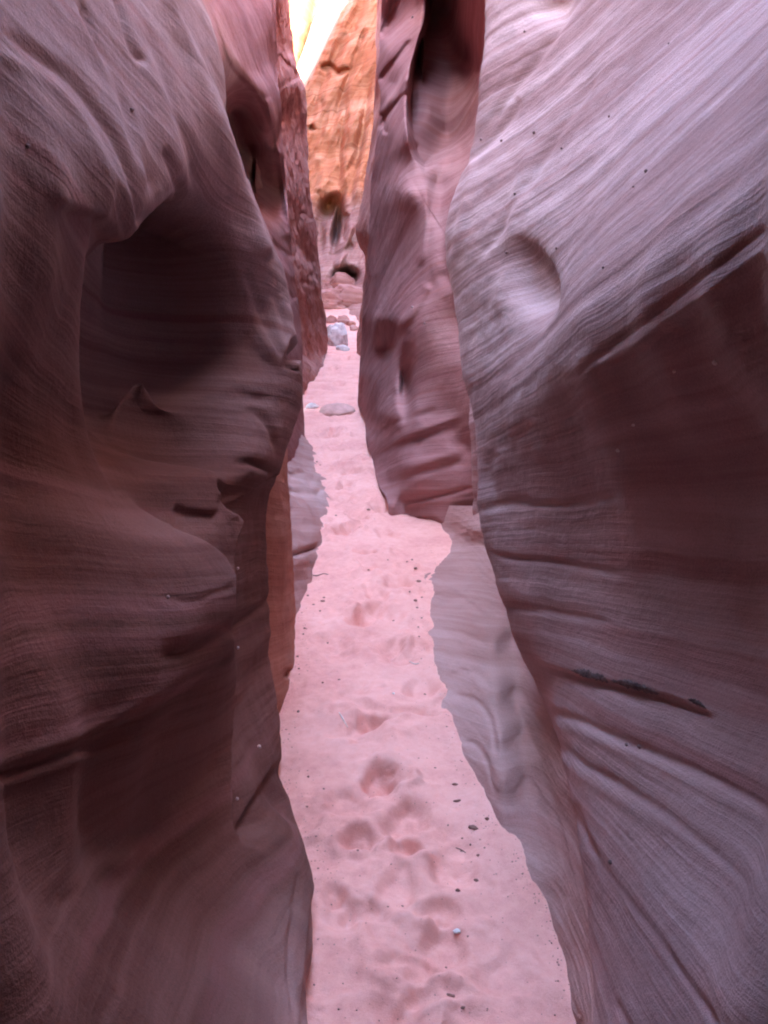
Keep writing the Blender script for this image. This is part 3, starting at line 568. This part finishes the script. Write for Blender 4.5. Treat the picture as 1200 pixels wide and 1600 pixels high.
# ------------------------------------------------------------------ sand
def sand():
    ys = np.r_[np.linspace(-4, .8, 30)[:-1], yspace(.8, 12, 760), np.linspace(12, 34, 160)[1:]]
    xs = np.linspace(-1, 1, 260)
    Y, T = np.meshgrid(ys, xs, indexing='ij')
    cx = np.interp(ys, [-4, 2, 5, 8, 12, 18, 34], [0, 0, -.1, -.3, -.6, -.9, -1.2]); hw = np.interp(ys, [-4, 3, 8, 34], [1.1, 1.0, 1.1, 3.0])
    X = cx[:, None] + hw[:, None]*T; Z = np.zeros_like(X)
    Z += .020*fbm(X*2.2, Y*1.6, X*0, 3) + .010*fbm(X*8, Y*6, 5+X*0, 3)*(1-.75*np.exp(-(pl(*proj(X, Y, X*0)[:2], S_edge)[0]/26)**2)) + .010*np.exp(-(pl(*proj(X, Y, X*0)[:2], S_edge)[0]/22)**2) + .0022*fbm(X*40, Y*34, 2+X*0, 2)
    Z += np.interp(Y, [0, 14, 21.5, 24, 27, 34], [0, 0, .02, .35, 1.0, 2.0])
    prints = [(565, 968, .075, .12, .034, 10), (540, 828, .075, .14, .036, -5), (618, 912, .085, .11, .030, 20), (588, 1132, .055, .07, .034, 30), (640, 1118, .10, .06, .018, 0), (590, 1222, .065, .075, .036, 10),
              (560, 1308, .06, .055, .026, 0), (632, 1322, .05, .05, .024, 0), (548, 735, .09, .16, .036, 0), (537, 756, .06, .12, .03, 0), (522, 673, .08, .2, .036, 0), (528, 690, .09, .2, .028, 0),
              (600, 790, .07, .12, .02, 0), (560, 1420, .07, .06, .016, 20), (690, 1420, .07, .06, .018, -10), (640, 1500, .09, .05, .015, 0), (520, 1395, .04, .05, .014, 0), (690, 1545, .06, .04, .016, 0),
              (605, 1010, .06, .07, .012, 0), (530, 1110, .05, .05, .012, 0), (655, 1015, .05, .08, .014, 0), (560, 640, .1, .25, .03, 0), (530, 600, .1, .3, .04, 0), (520, 575, .1, .4, .05, 0), (540, 560, .1, .4, .04, 0), (560, 585, .1, .3, .03, 0), (585, 860, .08, .1, .014, 0), (505, 1000, .05, .06, .01, 0)]
    g_ = np.random.default_rng(21); allp = [(*G(u, v)[:2], rx, ry, dep, rot) for u, v, rx, ry, dep, rot in prints]
    for q in range(210):                      # trampled sand: many older, softer prints
        py = 1.5 + 15*g_.random()**1.4; px = np.interp(py, [0, 2, 3.4, 5, 6.4, 8.5, 11, 18], [.1, .12, -.05, -.08, -.22, -.42, -.62, -.95]) + g_.normal()*.15
        allp.append((px, py, g_.uniform(.05, .08), g_.uniform(.08, .15), g_.uniform(.007, .017), g_.uniform(-35, 35)))
    for px, py, rx, ry, dep, rot in allp:
        u = px*40+300; c, s = math.cos(math.radians(rot)), math.sin(math.radians(rot))
        a = ((X-px)*c + (Y-py)*s)/rx; b = (-(X-px)*s + (Y-py)*c)/ry
        m = (np.abs(a) < 4) & (np.abs(b) < 4)
        if not m.any(): continue
        a, b, Xm, Ym = a[m], b[m], X[m], Y[m]; a = a*(1 + .25*np.tanh(b*2)); wob = 1 + .28*noise3(Xm*12, Ym*12, u*.1+0*Xm) + .12*noise3(Xm*34, Ym*34, u*.1+0*Xm)
        r = np.sqrt(a*a+b*b)*wob
        Z[m] += -1.35*dep*(1-sstep((r-.45)/.6)) + .45*dep*np.exp(-((r-1.3)/.3)**2)*(.6+.6*noise3(Xm*9, Ym*9, 4.0+0*Xm))
    # little scarp left by a dragged heel
    U, V, A = proj(X, Y, Z)
    for pts, amp in (([(590, 1128), (620, 1142), (660, 1135), (700, 1140)], .014), ([(565, 1245), (600, 1232), (640, 1228)], .014), ([(535, 1328), (560, 1337), (580, 1328), (590, 1318)], -.012), ([(640, 1205), (672, 1195)], .006), ([(578, 925), (640, 905), (665, 910)], .01)):
        d, s, t = pl(U, V, smooth_pts(pts)); Z += np.where(Y > .5, amp*np.exp(-(d/9)**2)*taper(t, .2)*(1 if amp < 0 else 1), 0)
    o = grid_mesh('sand', X, Y, Z, M_SAND, flip=True); o['kind'] = 'structure'
    return o
ground = sand()

from mathutils.bvhtree import BVHTree
dg = bpy.context.evaluated_depsgraph_get(); dg.update()
BVH = {}
def bvh(o):
    if o.name not in BVH: BVH[o.name] = BVHTree.FromObject(o, dg)
    return BVH[o.name]
def ground_at(x, y):
    h = bvh(ground).ray_cast(Vector((x, y, 5)), Vector((0, 0, -1))); return h[0].z if h[0] else 0.0
def on_sand(u, v):                           # the spot of sand that pixel shows
    d = Vector(ray(u, v)).normalized(); h = bvh(ground).ray_cast(Vector((0, 0, CAMZ)), d)
    return h[0]
def on_wall(o, u, v):
    d = Vector(ray(u, v)).normalized(); h = bvh(o).ray_cast(Vector((0, 0, CAMZ)), d)
    if not h[0]: return None, None
    n = h[1] if h[1].dot(d) < 0 else -h[1]
    return h[0], n

# ------------------------------------------------------------------ stones, knobs, twigs
import bmesh
def stone(name, mat, size, seed, sub=4, lump=.28, facet=.18, freq=1.4, parent=None):
    bm = bmesh.new(); bmesh.ops.create_icosphere(bm, subdivisions=sub, radius=1.0)
    co = np.array([v.co[:] for v in bm.verts]); n = co.copy()
    r_ = 1 + lump*fbm(co[:, 0]*freq+seed, co[:, 1]*freq, co[:, 2]*freq, 4, .5)
    g = np.random.default_rng(seed)
    for q in range(7):                        # a few broken flats
        d = g.normal(size=3); d /= np.linalg.norm(d); h = g.uniform(.72, .95)
        p = (co*r_[:, None])@d; r_ = np.where(p > h, r_*(1 - facet*4*np.clip((p-h)/np.maximum(p, .1), 0, .25)), r_)
    co = co*r_[:, None]*np.array(size)[None, :]
    for v, c in zip(bm.verts, co): v.co = c
    me = bpy.data.meshes.new(name); bm.to_mesh(me); bm.free()
    me.polygons.foreach_set('use_smooth', np.ones(len(me.polygons), bool)); me.materials.append(mat)
    o = bpy.data.objects.new(name, me); sc.collection.objects.link(o)
    if parent: o.parent = parent
    return o
def set_on_sand(o, u, v, lift=0.0, rz=0.0, tilt=(0, 0)):
    p = on_sand(u, v)
    o.location = (p.x, p.y, ground_at(p.x, p.y) + lift); o.rotation_euler = (tilt[0], tilt[1], rz)
    return o

b = stone('boulder', M_BOULDER, (.25, .24, .33), 11, 5, .22, .22); set_on_sand(b, 527, 541, .20, .4, (.1, -.25))
tag(b, 'grey-white boulder sitting in the middle of the passage far off', 'boulder')
b = stone('rock_slab', M_BOULDER, (.15, .10, .07), 23, 4, .2, .25); set_on_sand(b, 536, 548, .04, .2, (.2, .1))
tag(b, 'small flat grey stone lying against the foot of the boulder', 'stone')
b = stone('stone', M_WHITE, (.075, .06, .052), 31, 4, .2, .2); set_on_sand(b, 487, 638, .02, .3)
tag(b, 'small white stone at the left edge of the sand', 'stone')
b = stone('rock_hump', M_HUMP, (.22, .22, .10), 44, 5, .12, .06); set_on_sand(b, 526, 641, -.02, .1)
tag(b, 'low grey-pink rock hump half buried in the sand, right of the white stone', 'rock')
for q, (u, v, sz, lab) in enumerate([(518, 503, .16, 'pink stone just behind the left side of the boulder'), (537, 505, .2, 'largest pink stone in the rubble behind the boulder'), (549, 509, .13, 'small pink stone at the right end of the rubble behind the boulder'),
                                     (553, 516, .12, 'small pink stone between the boulder and the right rock wall')]):
    b = stone('stone', M_RED, (sz, sz*.8, sz*.7), 60+q, 3); set_on_sand(b, u, v, sz*.3, q*1.3); tag(b, lab, 'stone', 'pink rubble behind the boulder')

for u, v, sz, sd, lab in [(547, 474, (.6, .5, .42), 81, 'rounded red-pink rock mass at the passage end, right behind the rubble'), (518, 478, (.5, .4, .32), 82, 'red-pink rock mass at the passage end, above and left of the boulder'), (534, 455, (.65, .5, .42), 83, 'highest red-pink rock mass at the foot of the orange wall')]:
    b = stone('rock_mass', M_RED, sz, sd, 5, .3, .2); set_on_sand(b, u, v, sz[2]*.25, sd*.7); tag(b, lab, 'rock')

def knob(wall, u, v, rp, mat, seed):
    p, n = on_wall(wall, u, v)
    if p is None: return
    a = p.y*CT - (p.z-CAMZ)*ST; r_ = rp*.8*a/F
    o = stone('concretion', mat, (r_, r_*1.2, r_*.9), seed, 2, .15, .1); o.location = p + n*r_*.25; o.parent = wall
for q, (u, v, rp, k) in enumerate([(1118, 566, 6, 1), (1054, 580, 4, 1), (990, 664, 3.5, 1), (966, 704, 4.5, 1), (1000, 1166, 5, 0), (980, 1164, 4, 0), (955, 1347, 5, 0), (901, 1273, 3.5, 0), (919, 1457, 4, 0),
        (870, 388, 3, 0), (835, 207, 3.5, 0), (1010, 268, 4, 0), (792, 395, 3.5, 0), (752, 218, 3, 0), (943, 418, 3, 0), (805, 303, 3, 0), (784, 220, 3, 0), (990, 292, 2.5, 0), (952, 182, 2.5, 0), (878, 232, 2.5, 0), (820, 50, 3, 0), (1045, 68, 2.5, 0)]):
    knob(wall_r1, u, v, rp, M_KNOB if k else M_IRON, 100+q)
for q, (u, v, rp, k) in enumerate([(205, 172, 5, 0), (42, 228, 5, 0), (404, 1167, 4.5, 1), (370, 1248, 3.5, 1), (371, 1012, 3.5, 1), (262, 932, 3.5, 1), (371, 888, 3, 1)]):
    knob(wall_l1, u, v, rp, M_KNOB if k else M_IRON, 140+q)
for q, (u, v, rp) in enumerate([(645, 480, 3), (664, 505, 2.5), (645, 27, 3)]): knob(wall_r2, u, v, rp, M_IRON, 160+q)

def crust(wall, pts, rp):                    # dark rough crust of a weathered seam
    pp = smooth_pts(pts, 14); rows = []
    for i, (u, v) in enumerate(pp):
        p, n = on_wall(wall, u, v)
        if p is None: continue
        a = p.y*CT - (p.z-CAMZ)*ST; t_ = i/(len(pp)-1); e = max(.05, math.sin(math.pi*t_))**.6
        r_ = rp*.8*a/F*e*(.75 + .7*random.random()); up = Vector((0, 0, 1)); sd = n.cross(up).normalized(); w_ = sd.cross(n)
        rows.append([p + w_*r_*math.cos(f)*1.1*(.8+.5*random.random()) + n*r_*math.sin(f)*.55*(.5+.9*random.random()) - n*r_*.15 for f in np.linspace(-.3, math.pi+.3, 9)])
    R = np.array([[c[:] for c in row] for row in rows])
    o = grid_mesh('rock_crust', R[..., 0], R[..., 1], R[..., 2], M_GREYCRUST, parent=wall); o['label'] = 'rough blue-grey crust along a crack'
crust(wall_r1, [(893, 1048), (915, 1052), (940, 1060), (952, 1066)], 6); crust(wall_r1, [(955, 1063), (985, 1070), (1010, 1078), (1030, 1084)], 7)
crust(wall_r1, [(1075, 1092), (1090, 1098), (1104, 1108)], 4)

def chip(u, v, lx, ly, rz, mat, seed, name, label, cat, group=None):   # lx, ly in pixels of the picture
    p = on_sand(u, v); a = p.y*CT - (p.z-CAMZ)*ST; k = a/F
    o = stone(name, mat, (lx*k*.38, ly*k*.52, min(lx, ly)*k*.32), seed, 3, .35, .2, 1.8)
    o.location = (p.x, p.y, p.z + min(lx, ly)*k*.15); o.rotation_euler = (0, 0, rz); tag(o, label, cat, group)
chips = [(739, 1294, 22, 9, -.5, 'largest dark bark chip on the sand, close to the pale shelf tip'), (714, 1252, 17, 5, .25, 'curved dark bark sliver on the sand, just below a shorter one'), (711, 1226, 12, 5, -.3, 'short dark bark sliver on the sand, above the curved one'),
         (761, 1280, 9, 6, 0, 'reddish bark crumb touching the foot of the pale shelf'), (747, 1337, 7, 5, .3, 'round dark pebble on the sand below the largest bark chip'), (744, 1376, 10, 6, -.6, 'pointed dark chip on the sand above the shadow of the right wall'),
         (715, 1392, 10, 7, .6, 'dark and white pebble on the sand near the bottom right'), (705, 1556, 20, 6, -.4, 'long reddish sliver at the very bottom of the sand'), (723, 1575, 12, 5, .2, 'short dark sliver below the long reddish one at the bottom'),
         (650, 889, 9, 6, .2, 'dark chip in the row along the right edge, beside the pale shelf top'), (654, 909, 10, 6, -.2, 'second dark chip in the row along the right sand edge'), (649, 939, 9, 6, .5, 'third dark chip in the row along the right sand edge'),
         (576, 797, 8, 5, -.3, 'lone black chip mid-path, just beyond a deep footprint'), (504, 940, 9, 5, -.4, 'dark chip among crumbs at the left sand edge'), (466, 1112, 6, 5, 0, 'small round black pebble near the left wall foot')]
for q, (u, v, lx, ly, rz, lab) in enumerate(chips): chip(u, v, lx, ly, rz, M_DARK, 200+q, 'bark_chip' if 'bark' in lab or 'sliver' in lab else 'pebble', lab, 'debris')
tiny = [(525, 806), (644, 875), (659, 934), (506, 934), (659, 966), (654, 980), (576, 891), (606, 875), (495, 722), (500, 727), (476, 982), (474, 991), (481, 931), (504, 1067), (664, 1085), (482, 1214), (506, 1233), (465, 1026), (467, 1045),
        (480, 1261), (559, 1329), (494, 1307), (731, 1463), (491, 1539), (536, 1537), (497, 1357), (606, 1417), (697, 1512), (629, 1416), (721, 1330), (652, 950), (640, 925), (636, 878), (615, 970), (500, 955), (490, 945), (512, 1005), (530, 1062), (722, 1310), (735, 1320), (757, 1325), (700, 1290), (680, 1200), (655, 995)]
for q, (u, v) in enumerate(tiny): chip(u, v, random.uniform(3, 6), random.uniform(2.5, 4), random.uniform(-1, 1), M_DARK, 300+q, 'crumb', 'tiny dark crumb of debris lying on the pink sand', 'debris', 'tiny dark crumbs scattered on the sand')
chip(714, 1457, 15, 11, .4, M_WHITE, 401, 'paper_scrap', 'crumpled white scrap on the sand near the bottom right', 'scrap'); chip(615, 1084, 6, 4, 0, M_WHITE, 402, 'pebble', 'tiny white pebble in the middle of the path', 'pebble')

def twig(pts, rp, mat, label):
    P3 = []
    for u, v in smooth_pts(pts, 5):
        p = on_sand(u, v); a = p.y*CT - (p.z-CAMZ)*ST; P3.append((p, rp*.8*a/F))
    R = []
    for i, (p, r_) in enumerate(P3):
        t_ = (P3[min(i+1, len(P3)-1)][0] - P3[max(i-1, 0)][0]).normalized(); s_ = t_.cross(Vector((0, 0, 1))).normalized(); n_ = s_.cross(t_)
        e = .45 + .55*math.sin(math.pi*(.1+.8*i/(len(P3)-1)))
        R.append([(p + n_*r_*.6 + s_*r_*e*math.cos(f) + n_*r_*e*math.sin(f))[:] for f in np.linspace(0, 2*math.pi, 9)])
    R = np.array(R); o = grid_mesh('twig', R[..., 0], R[..., 1], R[..., 2], mat); tag(o, label, 'twig')
twig([(530, 1114), (536, 1124), (543, 1137)], 1.8, M_TWIG, 'pale straight twig lying on the sand beside a footprint')
twig([(484, 898), (495, 900), (505, 897), (513, 898)], 1.2, M_DARK, 'thin dark wavy twig at the left edge of the sand')
twig([(712, 1325), (720, 1328), (728, 1333)], 1.2, M_DARK, 'thin dark stick left of the round dark pebble')
twig([(640, 1034), (648, 1038), (655, 1037)], 1.4, M_TWIG, 'short pale twig near the pale rock shelf')

# fine grit and gravel, too many to count, gathered along the wall feet
def grit(n):
    g = np.random.default_rng(77); V_, F_ = [], []
    edges = [S_edge[2:], [(440, 1090), (450, 1070), (462, 1000), (468, 950), (482, 900), (500, 850)], [(500, 1420), (478, 1290), (452, 1190), (446, 1110)], [(575, 690), (590, 740), (608, 790), (660, 812)]]
    octa = np.array([(1, 0, 0), (-1, 0, 0), (0, 1, 0), (0, -1, 0), (0, 0, 1), (0, 0, -1)], float); tri = [(0, 2, 4), (2, 1, 4), (1, 3, 4), (3, 0, 4), (2, 0, 5), (1, 2, 5), (3, 1, 5), (0, 3, 5)]
    for q in range(n):
        if q % 3 < 2:
            e = np.array(edges[g.choice(4, p=[.5, .2, .15, .15])], float); k = g.integers(len(e)-1); p2 = e[k] + (e[k+1]-e[k])*g.random()
            p = on_sand(p2[0] + g.normal()*16, p2[1] + g.normal()*9)
        else: p = on_sand(g.uniform(450, 880), 620 + 980*g.random()**.7)
        if p is None: continue
        r_ = g.uniform(.0008, .0028)*(1 + .5*(g.random() < .1)); o = octa*r_*g.uniform(.6, 1.2, 3); a = g.random()*6.3; c, s_ = math.cos(a), math.sin(a)
        o = np.c_[o[:, 0]*c - o[:, 1]*s_, o[:, 0]*s_ + o[:, 1]*c, o[:, 2]] + np.array([p.x, p.y, p.z + r_*.2])
        F_ += [tuple(len(V_)*6 + np.array(t_)) for t_ in tri]; V_.append(o)
    o = raw_mesh('gravel', np.vstack(V_), np.array(F_), M_GRIT); o['kind'] = 'stuff'
    return o
grit(1300)
